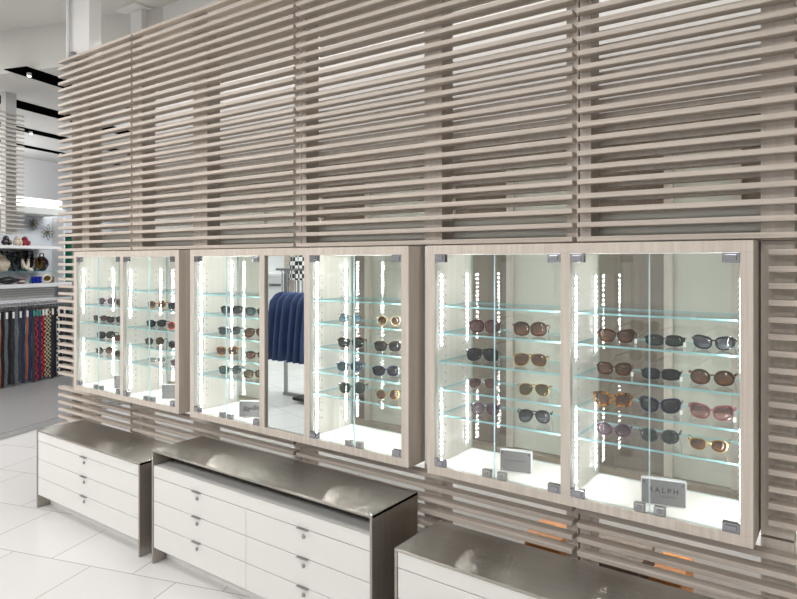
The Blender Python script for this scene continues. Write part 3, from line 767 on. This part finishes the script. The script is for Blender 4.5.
slot((-8.92*1.0, 3.78*1.0, 0), .16, 3, 1.2, 15, [(.75, 'white spotlight in the farthest ceiling slot')])

# ------------------------------------------------------------------ behind the viewer, seen in the mirror
t = thing('clothes_rack', (-5.18, -.9, 0), 'steel clothes rack seen in the mirror, holding navy garments', 'rack')
MB().box(-.02, .02, -.012, .012, .03, 1.395).build('post', 'satin', t); MB().box(-.15, 1.3, -.012, .012, 1.395, 1.42).build('rail', 'satin', t)
MB().box(-.03, 1.3, -.02, .02, 0, .03).build('foot', 'satin', t); MB().box(1.26, 1.3, -.012, .012, .03, 1.395).build('post', 'satin', t)
MB().box(.36, .9, -.25, .25, .0301, .06).build('base_tray', 'dark', t)
navy = plain('navy_cotton', (60,76,116), .8)
for i in range(6):
    x = -5.24+i*.105
    t = thing('navy_blouse', (x, -.9, .42), 'navy garment on the rack seen in the mirror, %s along the rail' % nth[i], 'garment', random.uniform(-.08, .04), 'navy garments in the mirror')
    mb = MB(); n = 20; rings = []
    for z, hw, th in ((0, .26, .05), (.25, .24, .045), (.5, .21, .04), (.64, .185, .035), (.71, .11, .03), (.735, .04, .02)):
        rings.append([(th*.8*math.sin(2*PI*k/n)*(1+.25*math.sin(5*k+i)), hw*math.cos(2*PI*k/n), z+.01*math.sin(3*k)*(z == 0)) for k in range(n)])
    mb.loops(rings).build('cloth', navy, t, smooth=True)
    MB().tube([(0, 0, .73), (0, 0, .955), (0, .018, .965), (0, .0, .974)], .005, 6).build('hanger', 'chrome', t)
t = thing('shelf_cabinet', (-7.5, -2.75, 0), 'white shelf cabinet behind the clothes rack in the mirror', 'cabinet')
MB().box(-.75, .5, -.2, .1, 0, 1.27).build('body', 'paint', t); MB().box(-.75, .5, -.2, .13, 1.2705, 1.31).build('top', 'paint', t)
MB().box(-.75, .5, -.24, -.2005, 0, 2.0).build('back_board', 'paint', t)
for z in (.5, .8, 1.12): MB().box(.15, .4, .1005, .12, z, z+.03).build('pull', 'satin', t)
tag(MB().box(-7.10, -7.0, -2.85, -2.72, 1.3105, 1.50).build('handbag', plain('navy_bag', (40,50,70), .6), off=(-7.05, -2.78, 1.3105), bevel=.02), 'navy bag on the white cabinet seen in the mirror', 'bag')
struct('trim_16', MB().box(-6.96, -6.86, -2.7, -2.58, 0, 3.39), 'slat')
t = thing('striped_scarf', (-6.68, -2.6, 0), 'black and white striped scarves hanging beside the post in the mirror', 'scarf')
mb = MB(); n = 26; rings = []
for z, r in ((1.22, .15), (1.4, .15), (1.6, .13), (1.75, .05)):
    rings.append([(r*math.cos(2*PI*k/n)*(1+.2*math.sin(7*k)), .5*r*math.sin(2*PI*k/n), z) for k in range(n)])
mb.loops(rings).build('cloth', checks('scarf_stripe', (225,225,222), (30,30,34), 16), t)
MB().box(-.012, .012, -.012, .012, 0, 1.25).build('stand', 'satin', t)
# ------------------------------------------------------------------ light
warm = (1, .98, .96)
for i, (x, y, pw) in enumerate(((-3.6, .7, 17), (-2.0, .3, 17), (-.4, .1, 14), (-5.5, .5, 32), (-4.2, -2.2, 84), (-1.5, -2.2, 76), (.8, -1.6, 40), (-5.9, -2.0, 60), (-7.2, 1.0, 60), (-8.6, -2.6, 70))):  # last entry is added, unseen, to brighten the background in the mirror
    area('ceiling_lamp', (x, y, 3.37), .7, .7, pw*.88, warm)
for i, (x, y, pw) in enumerate(((-5.6, 3.6, 16), (-9.6, 3.0, 45))):
    area('ceiling_lamp', (x, y, 3.02), .8, .8, pw, (.97, .98, 1))
area('corridor_fill', (-1.4, 2.38, 3.05), 5.6, .14, 23, (1, .97, .93), (R(22), 0, 0))  # added fill, tilted to light the wall behind the slats evenly
area('ledge_fill', (-1.4, 2.69, .553), 5.6, .03, 8, (1, .97, .93))  # added fill under the ledge, brightens the baseboard beyond the low slats
area('accessory_fill', Wp(1.0, -1.7, 2.98), 1.0, .4, 42, (.98, .99, 1), (R(52), 0, TH))  # added fill, hidden by the slats, aimed to brighten the accessory niche
area('far_cove_lamp', Wp(.3, 1.2, 2.0), 2.0, .2, 14, (1, 1, 1), (PI, 0, TH))

w = bpy.data.worlds.new('world'); bpy.context.scene.world = w; w.use_nodes = True
w.node_tree.nodes['Background'].inputs[0].default_value = (.9, .95, 1, 1); w.node_tree.nodes['Background'].inputs[1].default_value = .25
sc = bpy.context.scene
sc.view_settings.view_transform = 'Standard'; sc.view_settings.look = 'None'; sc.view_settings.gamma = 1; sc.view_settings.use_curve_mapping = False
sc.view_settings.exposure = 0
sc.cycles.use_denoising = True
sc.cycles.max_bounces = 12; sc.cycles.transparent_max_bounces = 40; sc.cycles.glossy_bounces = 6; sc.cycles.caustics_reflective = False
